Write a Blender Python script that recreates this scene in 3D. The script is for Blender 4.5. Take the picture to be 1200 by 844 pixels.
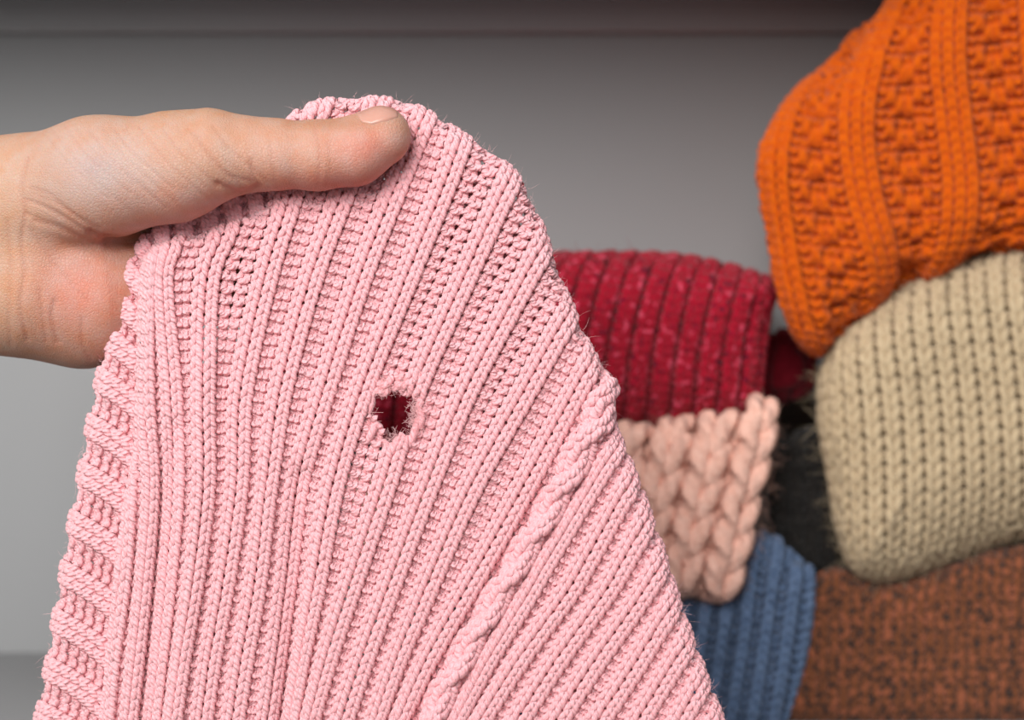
import bpy, math, random
import numpy as np

rng = np.random.default_rng(7)
random.seed(7)
for o in list(bpy.data.objects):
    bpy.data.objects.remove(o)
scene = bpy.context.scene
col = scene.collection

# ------------------------------------------------------------------ camera, light, exposure
F = 1200 * 50 / 36.0                      # focal length in pixels of the 1200 x 844 frame
Y_HAND = 0.52                             # distance of the held sweater
Y_WALL = 0.90                             # distance of the cupboard's back panel

cam_d = bpy.data.cameras.new('camera')
cam = bpy.data.objects.new('camera', cam_d)
col.objects.link(cam)
cam.location = (0, 0, 0)
cam.rotation_euler = (math.pi / 2, 0, 0)
cam_d.lens = 50
cam_d.sensor_width = 36
cam_d.clip_start = 0.01
cam_d.dof.use_dof = True
cam_d.dof.focus_distance = 0.515
cam_d.dof.aperture_fstop = 6.0
scene.camera = cam

world = bpy.data.worlds.new('world')
scene.world = world
world.use_nodes = True
world.node_tree.nodes['Background'].inputs[0].default_value = (0.92, 0.96, 1.0, 1)
world.node_tree.nodes['Background'].inputs[1].default_value = 0.42


def area_light(name, loc, target, sx, sy, power, color):
    d = bpy.data.lights.new(name, 'AREA')
    d.shape = 'RECTANGLE'
    d.size, d.size_y = sx, sy
    d.energy = power
    d.color = color
    o = bpy.data.objects.new(name, d)
    col.objects.link(o)
    o.location = loc
    v = np.array(target, float) - np.array(loc, float)
    v /= np.linalg.norm(v)
    o.rotation_euler = (math.acos(-v[2]), 0, math.atan2(v[1], v[0]) - math.pi / 2)
    return o


area_light('window_light', (-0.55, -0.92, 0.78), (-0.04, 0.6, 0.0), 1.2, 1.0, 48, (1.0, 0.975, 0.95))

scene.view_settings.view_transform = 'Standard'
scene.view_settings.look = 'None'
scene.view_settings.gamma = 1
scene.view_settings.use_curve_mapping = False
scene.view_settings.exposure = 0.0


# ------------------------------------------------------------------ helpers
def lin(r, g, b):
    def f(c):
        c /= 255.0
        return c / 12.92 if c <= 0.04045 else ((c + 0.055) / 1.055) ** 2.4
    return (f(r), f(g), f(b), 1.0)


def to_world(p, y0):
    """p[..., 0:2] pixel position, p[..., 2] height towards the camera in pixels at distance y0."""
    p = np.asarray(p, float)
    y = y0 - p[..., 2] * y0 / F
    return np.stack([(p[..., 0] - 600) / F * y, y, (422 - p[..., 1]) / F * y], -1)


def mesh_object(name, verts, quads, mat, parent=None, uv=None, smooth=True, loops=4):
    me = bpy.data.meshes.new(name)
    verts = np.asarray(verts, np.float32).reshape(-1, 3)
    quads = np.asarray(quads, np.int32).reshape(-1, loops)
    me.vertices.add(len(verts))
    me.vertices.foreach_set('co', verts.ravel())
    me.loops.add(quads.size)
    me.loops.foreach_set('vertex_index', quads.ravel())
    me.polygons.add(len(quads))
    me.polygons.foreach_set('loop_start', np.arange(0, quads.size, loops, dtype=np.int32))
    if smooth:
        me.polygons.foreach_set('use_smooth', np.ones(len(quads), bool))
    if uv is not None:
        l = me.uv_layers.new(name='UVMap')
        l.data.foreach_set('uv', np.asarray(uv, np.float32).ravel())
    me.update(calc_edges=True)
    me.validate()
    o = bpy.data.objects.new(name, me)
    col.objects.link(o)
    if mat:
        me.materials.append(mat)
    if parent:
        o.parent = parent
    return o


def tag(o, label=None, cat=None, kind=None, group=None):
    if label:
        o['label'] = label
    if cat:
        o['category'] = cat
    if kind:
        o['kind'] = kind
    if group:
        o['group'] = group
    return o


def empty(name, loc):
    o = bpy.data.objects.new(name, None)
    o.location = loc
    o.empty_display_size = 0.02
    col.objects.link(o)
    return o


def reparent_keep(parent):
    for c in parent.children:
        c.location = [-v for v in parent.location]


def catmull(pts, n):
    """n samples per span through the points (rows)."""
    pts = np.asarray(pts, float)
    p = np.vstack([2 * pts[0] - pts[1], pts, 2 * pts[-1] - pts[-2]])
    out = []
    for i in range(1, len(p) - 2):
        t = np.linspace(0, 1, n, endpoint=False)[:, None]
        a, b, c, d = p[i - 1], p[i], p[i + 1], p[i + 2]
        out.append(0.5 * ((2 * b) + (c - a) * t + (2 * a - 5 * b + 4 * c - d) * t ** 2 + (3 * b - a - 3 * c + d) * t ** 3))
    out.append(pts[-1:])
    return np.vstack(out)


def resample(poly, step):
    seg = np.linalg.norm(np.diff(poly, axis=0), axis=1)
    s = np.concatenate([[0], np.cumsum(seg)])
    n = max(2, int(s[-1] / step))
    q = np.linspace(0, s[-1], n)
    return np.stack([np.interp(q, s, poly[:, i]) for i in range(poly.shape[1])], -1)


def inside(p, poly):
    x, y = p[:, 0], p[:, 1]
    r = np.zeros(len(p), bool)
    j = len(poly) - 1
    for i in range(len(poly)):
        xi, yi = poly[i]
        xj, yj = poly[j]
        if yi != yj:
            r ^= ((yi > y) != (yj > y)) & (x < (xj - xi) * (y - yi) / (yj - yi) + xi)
        j = i
    return r


class Outline:
    """The edge over which a cloth rolls away. pts: rows of x, y, roll radius. ext: points that close the polygon."""

    def __init__(self, pts, ext=None, closed=False, step=4.0, smooth=2):
        pts = np.asarray(pts, float)
        if closed:
            pts = np.vstack([pts, pts[:1]])
        q = resample(catmull(pts, 10), step)
        self.closed = closed
        if closed:
            q = q[:-1]
        for _ in range(smooth):
            if closed:
                q = (np.roll(q, 1, 0) + q * 2 + np.roll(q, -1, 0)) / 4
            else:
                q[1:-1] = (q[:-2] + 2 * q[1:-1] + q[2:]) / 4
        self.q = q[:, :2]
        self.R = q[:, 2]
        t = np.roll(self.q, -1, 0) - np.roll(self.q, 1, 0) if closed else np.gradient(self.q, axis=0)
        n = np.stack([t[:, 1], -t[:, 0]], -1)
        n /= np.linalg.norm(n, axis=1)[:, None]
        self.poly = self.q if ext is None else np.vstack([self.q, np.asarray(ext, float)])
        mid = len(n) // 2
        if inside((self.q[mid] + n[mid] * 3)[None], self.poly)[0]:
            n = -n
        self.n = n
        self.win = None

    def wrap(self, p):
        """flat points -> rolled points (x, y, h), normal, roll angle."""
        sh = p.shape[:-1]
        p = p.reshape(-1, 2)
        out = np.zeros((len(p), 3))
        nor = np.zeros((len(p), 3))
        ang = np.zeros(len(p))
        for a in range(0, len(p), 20000):
            c = p[a:a + 20000]
            d2 = ((c[:, None, :] - self.q[None]) ** 2).sum(-1)
            j = d2.argmin(1)
            dist = np.sqrt(d2[np.arange(len(c)), j])
            ins = inside(c, self.poly)
            d = np.where(ins, dist, -dist)
            v = (c - self.q[j]) * np.where(ins, -1, 1)[:, None]
            n = np.where((dist > 2)[:, None], v / np.maximum(dist, 1e-6)[:, None], self.n[j])
            R = self.R[j]
            th = np.clip((R - d) / R, 0, None)
            thc = np.minimum(th, math.pi)
            extra = (th - thc) * R
            dn = np.where(th > 0, R - R * np.sin(thc) + extra, d)
            h = -R * (1 - np.cos(thc))
            out[a:a + len(c), :2] = c + n * (d - dn)[:, None]
            out[a:a + len(c), 2] = h
            nor[a:a + len(c), :2] = n * np.sin(thc)[:, None]
            nor[a:a + len(c), 2] = np.cos(thc)
            ang[a:a + len(c)] = th
        return out.reshape(sh + (3,)), nor.reshape(sh + (3,)), ang.reshape(sh)


class Field:
    """Columns of stitches: guides are the centre lines of the ribs; s counts ribs, t counts rows."""

    def __init__(self, guides, row, ref, t0, t1, reach=700, ref_all=None):
        self.row = row
        self.t0, self.t1, self.dt = t0, t1, 0.25
        dense = []
        for g in guides:
            g = np.asarray(g, float)
            g = catmull(g, 12) if len(g) > 2 else g
            a = g[0] - g[min(6, len(g) - 1)]
            b = g[-1] - g[max(-7, -len(g))]
            a /= np.linalg.norm(a)
            b /= np.linalg.norm(b)
            dense.append(resample(np.vstack([g[0] + a * reach, g, g[-1] + b * reach]), 1.5))
        kr, yr = ref
        idx = [0] * len(dense)
        if ref_all is not None:
            for k in range(len(dense)):
                idx[k] = int(((dense[k] - np.asarray(ref_all[k])) ** 2).sum(1).argmin())
        else:
            idx[kr] = int(abs(dense[kr][:, 1] - yr).argmin())
            for rngk in (range(kr + 1, len(dense)), range(kr - 1, -1, -1)):
                for k in rngk:
                    kp = k - 1 if k > kr else k + 1
                    pc = dense[kp][idx[kp]]
                    tc = dense[kp][min(idx[kp] + 8, len(dense[kp]) - 1)] - dense[kp][max(idx[kp] - 8, 0)]
                    tc /= np.linalg.norm(tc)
                    tn = np.gradient(dense[k], axis=0)
                    tn /= np.linalg.norm(tn, axis=1)[:, None]
                    v = dense[k] - pc
                    idx[k] = int((abs((v * (tc + tn)).sum(1)) + 0.02 * np.linalg.norm(v, axis=1)).argmin())
        ts = np.arange(t0, t1 + 1e-6, self.dt)
        G = []
        for g, i in zip(dense, idx):
            s = np.concatenate([[0], np.cumsum(np.linalg.norm(np.diff(g, axis=0), axis=1))])
            s = (s - s[i]) / row
            G.append(np.stack([np.interp(ts, s, g[:, 0]), np.interp(ts, s, g[:, 1])], -1))
        G = np.array(G)
        self.K = len(G)
        pad = 3
        lo = [G[0] + (G[0] - G[1]) * m for m in range(pad, 0, -1)]
        hi = [G[-1] + (G[-1] - G[-2]) * m for m in range(1, pad + 1)]
        self.G = np.concatenate([np.array(lo), G, np.array(hi)])
        self.pad = pad

    def guide(self, k, t):
        x = np.clip((t - self.t0) / self.dt, 0, self.G.shape[1] - 1.001)
        i = x.astype(int)
        f = (x - i)[..., None]
        kk = np.clip(np.asarray(k) + self.pad, 0, len(self.G) - 1)
        return self.G[kk, i] * (1 - f) + self.G[kk, i + 1] * f

    def at(self, s, t):
        k = np.floor(s).astype(int)
        u = (s - k)[..., None]
        a, b, c, d = (self.guide(k + m, t) for m in (-1, 0, 1, 2))
        return 0.5 * (2 * b + (c - a) * u + (2 * a - 5 * b + 4 * c - d) * u ** 2 + (3 * b - a - 3 * c + d) * u ** 3)

    def period(self, k, t):
        """perpendicular distance between ribs k and k + 1"""
        v = self.guide(k + 1, t) - self.guide(k, t)
        w = self.guide(k, t + 0.5) - self.guide(k, t - 0.5)
        w = w / np.maximum(np.linalg.norm(w, axis=-1), 1e-6)[..., None]
        return np.maximum(abs(v[..., 0] * w[..., 1] - v[..., 1] * w[..., 0]), 4)


LOOP = np.array([(-.5, -.20, -.60), (-.24, -.20, -.46), (-.11, -.02, .12), (-.14, .36, .52), (-.235, .78, .60), (-.31, 1.12, .16),
                 (-.20, 1.28, -.42), (0, 1.32, -.55), (.20, 1.28, -.42), (.31, 1.12, .16), (.235, .78, .60), (.14, .36, .52),
                 (.11, -.02, .12), (.24, -.20, -.46), (.5, -.20, -.60)])
THICK = np.array([1.0, 1.0, .95, 1.06, 1.06, .95, 1.0, 1.0, 1.0, .95, 1.06, 1.06, .95, 1.0, 1.0])


LOOP_P = np.array([(-.5, .00, .56), (-.29, .04, .46), (-.15, .16, .02), (-.15, .44, -.52), (-.24, .80, -.52), (-.31, 1.02, .02),
                   (-.20, 1.17, .46), (0, 1.24, .58), (.20, 1.17, .46), (.31, 1.02, .02), (.24, .80, -.52), (.15, .44, -.52),
                   (.15, .16, .02), (.29, .04, .46), (.5, .00, .56)])


def tube_mesh(paths, normals, radius, sides=6):
    """paths (n, L, 3) in pixel space; normals the same; radius (n, L). Returns verts, quads, uv (per loop)."""
    n, L, _ = paths.shape
    T = np.gradient(paths, axis=1)
    T /= np.maximum(np.linalg.norm(T, axis=-1), 1e-6)[..., None]
    B = np.cross(T, normals)
    bl = np.linalg.norm(B, axis=-1)[..., None]
    B = np.where(bl > 0.05, B / np.maximum(bl, 1e-6), np.array([1.0, 0, 0]))
    N = np.cross(B, T)
    a = np.linspace(0, 2 * math.pi, sides, endpoint=False)
    ring = B[:, :, None, :] * np.cos(a)[None, None, :, None] + N[:, :, None, :] * np.sin(a)[None, None, :, None]
    V = paths[:, :, None, :] + ring * radius[:, :, None, None]
    seg = np.linalg.norm(np.diff(paths, axis=1), axis=-1)
    u = np.concatenate([np.zeros((n, 1)), np.cumsum(seg, 1)], 1)
    base = (np.arange(n)[:, None, None] * L + np.arange(L - 1)[None, :, None]) * sides
    k = np.arange(sides)[None, None, :]
    k2 = (k + 1) % sides
    Q = np.stack([base + k, base + k2, base + sides + k2, base + sides + k], -1).reshape(-1, 4)
    kk = np.arange(sides)
    shp = (n, L - 1, sides)
    u0 = np.broadcast_to(u[:, :-1, None], shp)
    u1 = np.broadcast_to(u[:, 1:, None], shp)
    v0 = np.broadcast_to(kk / sides, shp)
    v1 = np.broadcast_to((kk + 1) / sides, shp)
    uv = np.stack([np.stack([u0, v0], -1), np.stack([u0, v1], -1), np.stack([u1, v1], -1), np.stack([u1, v0], -1)], -2)
    return V.reshape(-1, 3), Q, uv.reshape(-1, 2)


class Cloth:
    def __init__(self, field, outline, y0, relief, radius, zamp, h0=0.0, flip=False, spans=2, sides=6, maxang=2.4,
                 ylim=(-80, 930), fold=None, jitter=0.35, hole=None, zmod=None):
        self.__dict__.update(locals())

    def place(self, s, t, z):
        p = self.field.at(s, t)
        q, n, ang = self.outline.wrap(p)
        if self.fold:
            q[..., 2] += self.fold(q[..., 0], q[..., 1])
        if self.zmod:
            z = z + self.zmod(s, t)
        q = q + n * z[..., None]
        q[..., 2] += self.h0
        return q, n, ang

    def stitches(self, kind, edge_a, edge_b, j, zbase, rad=None, zw=None, sway=None):
        """One column of stitches for rows j between the s-limits edge_a(t), edge_b(t). Returns paths, normals, radius."""
        both = [catmull(np.column_stack([lp, THICK]), self.spans) if self.spans > 1 else np.column_stack([lp, THICK]) for lp in (LOOP, LOOP_P)]
        x = both[0][:, 0]
        if not isinstance(kind, np.ndarray):
            kind = np.full(len(j), kind)
        c0 = self.field.at((edge_a(j) + edge_b(j)) / 2, j)
        w0, _, a0 = self.outline.wrap(c0)
        pre = (a0 < self.maxang + 0.8) & (w0[:, 1] > self.ylim[0] - 40) & (w0[:, 1] < self.ylim[1] + 40)
        j, kind = j[pre], kind[pre]
        if not len(j):
            return np.zeros((0, len(x), 3)), np.zeros((0, len(x), 3)), np.zeros((0, len(x)))
        kn = (kind == 'k')[:, None]
        x, y, z, th = (np.where(kn, both[0][None, :, m], both[1][None, :, m]) for m in range(4))
        t = j[:, None] + y if self.flip else j[:, None] - y
        jt = rng.normal(0, 1, (len(j), 3)) * self.jitter
        t = t + jt[:, :1] * 0.10
        a, b = edge_a(t), edge_b(t)
        s = a + (b - a) * (x + 0.5)
        zz = z * self.zamp * (1 + 0.12 * jt[:, 1:2])
        if sway is not None:
            ds, dz = sway(t)
            s = s + ds
            zz = zz + dz
        zz = zz + zbase(s, t)
        P, N, A = self.place(s, t, zz)
        r = (rad or self.radius) * th * np.where(kn, 1.0, 0.96) * (1 + 0.07 * jt[:, 2:3])
        c = P[:, P.shape[1] // 2 - 4]
        m0 = P.mean(1)
        keep = (kind != 'x') & (A.max(1) < self.maxang) & (m0[:, 1] > self.ylim[0]) & (m0[:, 1] < self.ylim[1])
        if self.hole is not None:
            keep &= ~inside(m0[:, :2], self.hole)
        return P[keep], N[keep], r[keep]

    def emit(self, name, chunks, mat, parent):
        chunks = [c for c in chunks if len(c[0])]
        if not chunks:
            return None
        P = np.concatenate([c[0] for c in chunks])
        N = np.concatenate([c[1] for c in chunks])
        r = np.concatenate([c[2] for c in chunks])
        V, Q, uv = tube_mesh(P, N, r, self.sides)
        # texture runs along the yarn in units of its own thickness
        uv = uv / np.array([self.radius * 2, 1.0])
        o = mesh_object(name, to_world(V, self.y0), Q, mat, parent, uv)
        o['kind'] = 'stuff'          # hundreds of yarn loops, joined
        return o


def ribbed(cl, parent, mat, rows, nk=2, npl=2, wk=33.0, rib_name='knit_rib', purl_name='purl_channel', ks=None, kmax=0.80,
           wk_of=None, cable=None, skip=(), purl_kind=None, squeeze=0.35):
    f = cl.field
    j = np.arange(rows[0], rows[1]).astype(float)
    W = lambda k: wk if wk_of is None else wk_of.get(k, wk)

    def half_r(k, t):
        p = f.period(np.full(t.shape, k), t)
        return np.minimum(W(k) / 2 / p, kmax / 2)

    def half_l(k, t):
        p = f.period(np.full(t.shape, k - 1), t)
        return np.minimum(W(k) / 2 / p, kmax / 2)

    def zbase(s, t):
        k = np.round(s).astype(int)
        per = f.period(np.floor(s).astype(int), t)
        q = np.abs(s - k) * 2
        wid = np.minimum(W(0) / per, kmax)
        e = np.clip((q - wid * 0.55) / np.maximum(1 - wid * 0.55, 0.05), 0, 1)
        e = e * e * (3 - 2 * e)
        amp = cl.relief * (1 + squeeze * np.clip((cl_full - per) / max(W(0), 1) * 2, 0, 2.0))
        dome = np.clip(q / np.maximum(wid, 0.05), 0, 1) ** 2
        return amp * (0.5 - e) - 0.25 * cl.relief * dome

    cl_full = W(0) * 2 * 0.95
    ks = range(f.K) if ks is None else ks
    if npl == 0:
        zb = lambda s, t: np.zeros_like(t)
    else:
        zb = zbase
    for k in ks:
        if k in skip:
            continue
        if cable and k in cable:
            cable[k](k, zb)
        else:
            ch = []
            for i in range(nk):
                if npl == 0:
                    ea = lambda t, i=i: k - 0.5 + i / nk + 0 * t
                    eb = lambda t, i=i: k - 0.5 + (i + 1) / nk + 0 * t
                else:
                    def edge(t, v):
                        return k + (half_r(k, t) * v if v >= 0 else half_l(k, t) * v)
                    ea = lambda t, i=i: edge(t, -1 + 2 * i / nk)
                    eb = lambda t, i=i: edge(t, -1 + 2 * (i + 1) / nk)
                ch.append(cl.stitches('k', ea, eb, j, zb))
            cl.emit(rib_name, ch, mat, parent)
        if npl:
            ch = []
            for i in range(npl):
                def e2(t, v):
                    a = k + half_r(k, t)
                    b = k + 1 - half_l(k + 1, t)
                    return a + (b - a) * v
                ea = lambda t, i=i: e2(t, i / npl)
                eb = lambda t, i=i: e2(t, (i + 1) / npl)
                kind = 'p' if purl_kind is None else purl_kind(k, i, j)
                ch.append(cl.stitches(kind, ea, eb, j, zb))
            cl.emit(purl_name, ch, mat, parent)


# ------------------------------------------------------------------ materials
def new_mat(name):
    m = bpy.data.materials.new(name)
    m.use_nodes = True
    nt = m.node_tree
    return m, nt, nt.nodes['Principled BSDF'], nt.nodes, nt.links


def yarn_mat(name, c1, c2, plies=2.0, pitch=0.55, bump=0.5, mottle=None, scale=900.0, fleck=None, fleck_scale=500, fleck_cut=0.62,
             sss=0.0, size=0.0014, sheen=0.12):
    m, nt, bs, N, L = new_mat(name)
    uv = N.new('ShaderNodeUVMap')
    sep = N.new('ShaderNodeSeparateXYZ')
    L.new(uv.outputs[0], sep.inputs[0])
    mu = N.new('ShaderNodeMath'); mu.operation = 'MULTIPLY'; mu.inputs[1].default_value = pitch * 2 * math.pi * plies / 2
    mv = N.new('ShaderNodeMath'); mv.operation = 'MULTIPLY'; mv.inputs[1].default_value = 2 * math.pi * plies
    L.new(sep.outputs[0], mu.inputs[0]); L.new(sep.outputs[1], mv.inputs[0])
    ad = N.new('ShaderNodeMath'); ad.operation = 'ADD'
    L.new(mu.outputs[0], ad.inputs[0]); L.new(mv.outputs[0], ad.inputs[1])
    si = N.new('ShaderNodeMath'); si.operation = 'SINE'
    L.new(ad.outputs[0], si.inputs[0])
    tc = N.new('ShaderNodeTexCoord')
    no = N.new('ShaderNodeTexNoise'); no.inputs['Scale'].default_value = scale; no.inputs['Detail'].default_value = 3
    L.new(tc.outputs['Object'], no.inputs['Vector'])
    # fibres drawn out along the yarn
    fm = N.new('ShaderNodeMapping'); fm.inputs['Scale'].default_value = (1.6, 9.0, 1)
    L.new(uv.outputs[0], fm.inputs[0])
    fn = N.new('ShaderNodeTexNoise'); fn.inputs['Scale'].default_value = 2.2; fn.inputs['Detail'].default_value = 2
    L.new(fm.outputs[0], fn.inputs['Vector'])
    hs = N.new('ShaderNodeMath'); hs.operation = 'MULTIPLY_ADD'; hs.inputs[1].default_value = 0.5
    L.new(si.outputs[0], hs.inputs[0]); L.new(fn.outputs[0], hs.inputs[2])
    bp = N.new('ShaderNodeBump'); bp.inputs['Strength'].default_value = bump; bp.inputs['Distance'].default_value = size * 0.22
    L.new(hs.outputs[0], bp.inputs['Height'])
    L.new(bp.outputs[0], bs.inputs['Normal'])
    mix = N.new('ShaderNodeMix'); mix.data_type = 'RGBA'
    mix.inputs[6].default_value = c1; mix.inputs[7].default_value = c2
    rmp = N.new('ShaderNodeMapRange'); rmp.inputs[1].default_value = 0.3; rmp.inputs[2].default_value = 0.7
    L.new(no.outputs[0], rmp.inputs[0]); L.new(rmp.outputs[0], mix.inputs[0])
    out = mix.outputs[2]
    if fleck:
        vo = N.new('ShaderNodeTexNoise'); vo.inputs['Scale'].default_value = fleck_scale; vo.inputs['Detail'].default_value = 1
        L.new(tc.outputs['Object'], vo.inputs['Vector'])
        for i, (fc, lo) in enumerate(fleck):
            gt = N.new('ShaderNodeMapRange')
            if lo > 0:
                gt.inputs[1].default_value = lo; gt.inputs[2].default_value = lo + 0.05
            else:
                gt.inputs[1].default_value = -lo; gt.inputs[2].default_value = -lo - 0.05
            L.new(vo.outputs[0], gt.inputs[0])
            m2 = N.new('ShaderNodeMix'); m2.data_type = 'RGBA'
            L.new(gt.outputs[0], m2.inputs[0]); L.new(out, m2.inputs[6]); m2.inputs[7].default_value = fc
            out = m2.outputs[2]
    L.new(out, bs.inputs['Base Color'])
    bs.inputs['Roughness'].default_value = 0.92
    bs.inputs['Specular IOR Level'].default_value = 0.12
    bs.inputs['Sheen Weight'].default_value = sheen
    bs.inputs['Sheen Roughness'].default_value = 0.5
    if sss:
        bs.inputs['Subsurface Weight'].default_value = sss
        bs.inputs['Subsurface Radius'].default_value = (1.0, 0.45, 0.4)
        bs.inputs['Subsurface Scale'].default_value = 0.0012
    return m


def plain_mat(name, color, rough=0.9, noise=0.06, scale=40, bump=0.0):
    m, nt, bs, N, L = new_mat(name)
    tc = N.new('ShaderNodeTexCoord')
    no = N.new('ShaderNodeTexNoise'); no.inputs['Scale'].default_value = scale; no.inputs['Detail'].default_value = 4
    L.new(tc.outputs['Object'], no.inputs['Vector'])
    mix = N.new('ShaderNodeMix'); mix.data_type = 'RGBA'
    c = np.array(color[:3])
    mix.inputs[6].default_value = (*(c * (1 - noise)), 1); mix.inputs[7].default_value = (*np.minimum(c * (1 + noise), 1), 1)
    L.new(no.outputs[0], mix.inputs[0]); L.new(mix.outputs[2], bs.inputs['Base Color'])
    bs.inputs['Roughness'].default_value = rough
    bs.inputs['Specular IOR Level'].default_value = 0.25
    if bump:
        bp = N.new('ShaderNodeBump'); bp.inputs['Strength'].default_value = bump; bp.inputs['Distance'].default_value = 0.001
        L.new(no.outputs[0], bp.inputs['Height']); L.new(bp.outputs[0], bs.inputs['Normal'])
    return m


M_PANEL = plain_mat('painted_panel', lin(150, 151, 152), 0.55, 0.02, 12)
M_PINK = yarn_mat('pink_yarn', lin(244, 172, 178), lin(249, 184, 190), plies=3, pitch=1.0, bump=0.8, sss=0.25, size=0.0024, sheen=0.25)
M_PINKB = plain_mat('pink_cloth', lin(244, 174, 180), 0.95, 0.06, 300, 0.6)
M_FLUFF = plain_mat('pink_fluff', lin(250, 200, 202), 1.0, 0.05, 400)
M_RED = yarn_mat('red_yarn', lin(138, 10, 34), lin(176, 18, 44), bump=0.6, fleck=[(lin(205, 70, 95), 0.62), (lin(95, 12, 40), -0.36)], fleck_scale=260, size=0.004)
M_PEACH = yarn_mat('peach_yarn', lin(242, 186, 166), lin(248, 200, 182), plies=2, pitch=0.8, bump=0.8, size=0.012, scale=300)
M_BLUE = yarn_mat('blue_yarn', lin(76, 96, 126), lin(98, 118, 148), bump=0.5, size=0.005, scale=300)
M_ORANGE = yarn_mat('orange_yarn', lin(196, 78, 2), lin(212, 96, 4), bump=0.5, size=0.004, scale=300)
M_CREAM = yarn_mat('cream_yarn', lin(184, 162, 130), lin(198, 178, 146), bump=0.5, size=0.005, scale=300)
M_BROWN = yarn_mat('brown_yarn', lin(104, 62, 38), lin(122, 72, 46), bump=0.5, fleck=[(lin(146, 84, 58), 0.57), (lin(62, 44, 38), -0.42)], fleck_scale=270, size=0.003)
M_CHAR = yarn_mat('charcoal_yarn', lin(28, 26, 25), lin(48, 44, 41), bump=0.4, size=0.004, scale=300)
M_MAROON = yarn_mat('maroon_yarn', lin(104, 12, 26), lin(124, 18, 34), bump=0.4, size=0.004, scale=300)

# ------------------------------------------------------------------ the cupboard compartment
ZT = (422 + 18) / F * Y_WALL
ZB = (422 - 765) / F * Y_WALL
XL, XR = -0.95, 0.335


def box(name, lo, hi, mat, bevel=0.0):
    x0, y0, z0 = lo
    x1, y1, z1 = hi
    v = [(x0, y0, z0), (x1, y0, z0), (x1, y1, z0), (x0, y1, z0), (x0, y0, z1), (x1, y0, z1), (x1, y1, z1), (x0, y1, z1)]
    f = [(0, 3, 2, 1), (4, 5, 6, 7), (0, 1, 5, 4), (1, 2, 6, 5), (2, 3, 7, 6), (3, 0, 4, 7)]
    o = mesh_object(name, v, f, mat, smooth=False)
    if bevel:
        b = o.modifiers.new('bevel', 'BEVEL')
        b.width = bevel
        b.segments = 2
    return o


Y_FRONT = 0.60
for nm, lo, hi, lab in (
        ('wall_back', (XL - 0.02, Y_WALL, ZB - 0.02), (XR + 0.02, Y_WALL + 0.012, ZT + 0.02), 'pale grey back panel of the cupboard compartment'),
        ('floor', (XL, Y_FRONT, ZB - 0.02), (XR, Y_WALL, ZB), 'pale grey shelf board under the sweater stacks'),
        ('ceiling', (XL, Y_FRONT, ZT), (XR, Y_WALL, ZT + 0.02), 'pale grey shelf board above the sweater stacks'),
        ('wall_left', (XL - 0.02, Y_FRONT, ZB - 0.02), (XL, Y_WALL, ZT + 0.02), 'pale grey cupboard side panel on the hand side'),
        ('wall_right', (XR, Y_FRONT, ZB - 0.02), (XR + 0.02, Y_WALL, ZT + 0.02), 'pale grey cupboard side panel on the orange sweater side')):
    tag(box(nm, lo, hi, M_PANEL, 0.0012), lab, 'cupboard panel', 'structure')

Y_TRIM = 0.893
tag(box('trim_1', (XL, Y_TRIM, (422 - 38) / F * Y_TRIM), (XR, Y_WALL, ZT), M_PANEL, 0.002), 'pale grey batten along the top of the cupboard back', 'trim', 'structure')
tag(box('floor_room_added', (-2.6, -2.6, -1.16), (2.6, 0.95, -1.12), plain_mat('oak_floor', lin(120, 96, 74), 0.5, 0.2, 6)), 'brown room floor out of view, added to cut light from below',  # unseen floor, added to block ambient light from below so undersides darken
    'floor', 'structure')

# ------------------------------------------------------------------ the folded sweaters
def pillow_body(name, outl, y0, mat, parent, h0, back, inset=8.0, step=9.0):
    q = outl.q
    R = outl.R.max()
    lo = q.min(0) - 0.6 * R - step
    hi = q.max(0) + 0.6 * R + step
    xs = np.arange(lo[0], hi[0] + step, step)
    ys = np.arange(lo[1], hi[1] + step, step)
    g = np.stack(np.meshgrid(xs, ys), -1)
    P, N, A = outl.wrap(g)
    A = np.minimum(A, 9)
    P = P - N * inset
    P[..., 2] += h0
    ok = A < 1.75
    nx, ny = len(xs), len(ys)
    idx = np.arange(nx * ny).reshape(ny, nx)
    f = np.stack([idx[:-1, :-1], idx[1:, :-1], idx[1:, 1:], idx[:-1, 1:]], -1)
    m = ok[:-1, :-1] & ok[1:, :-1] & ok[1:, 1:] & ok[:-1, 1:]
    V = P.reshape(-1, 3)
    Fq = f[m]
    used = np.unique(Fq)
    remap = -np.ones(len(V), int)
    remap[used] = np.arange(len(used))
    V = to_world(V[used], y0)
    Fq = remap[Fq]
    # sides running back to the rear of the compartment
    qi = q - outl.n * inset
    n = len(qi)
    k = y0 / F
    r1 = to_world(np.column_stack([qi, np.full(n, h0) - outl.R * 0.8]), y0)
    r2 = to_world(np.column_stack([q - outl.n * (inset + 8), np.zeros(n)]), back)
    b = len(V)
    i = np.arange(n)
    i2 = (i + 1) % n
    Fs = np.stack([b + i, b + i2, b + n + i2, b + n + i], -1)
    return mesh_object(name, np.vstack([V, r1, r2]), np.vstack([Fq, Fs]), mat, parent)


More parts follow.
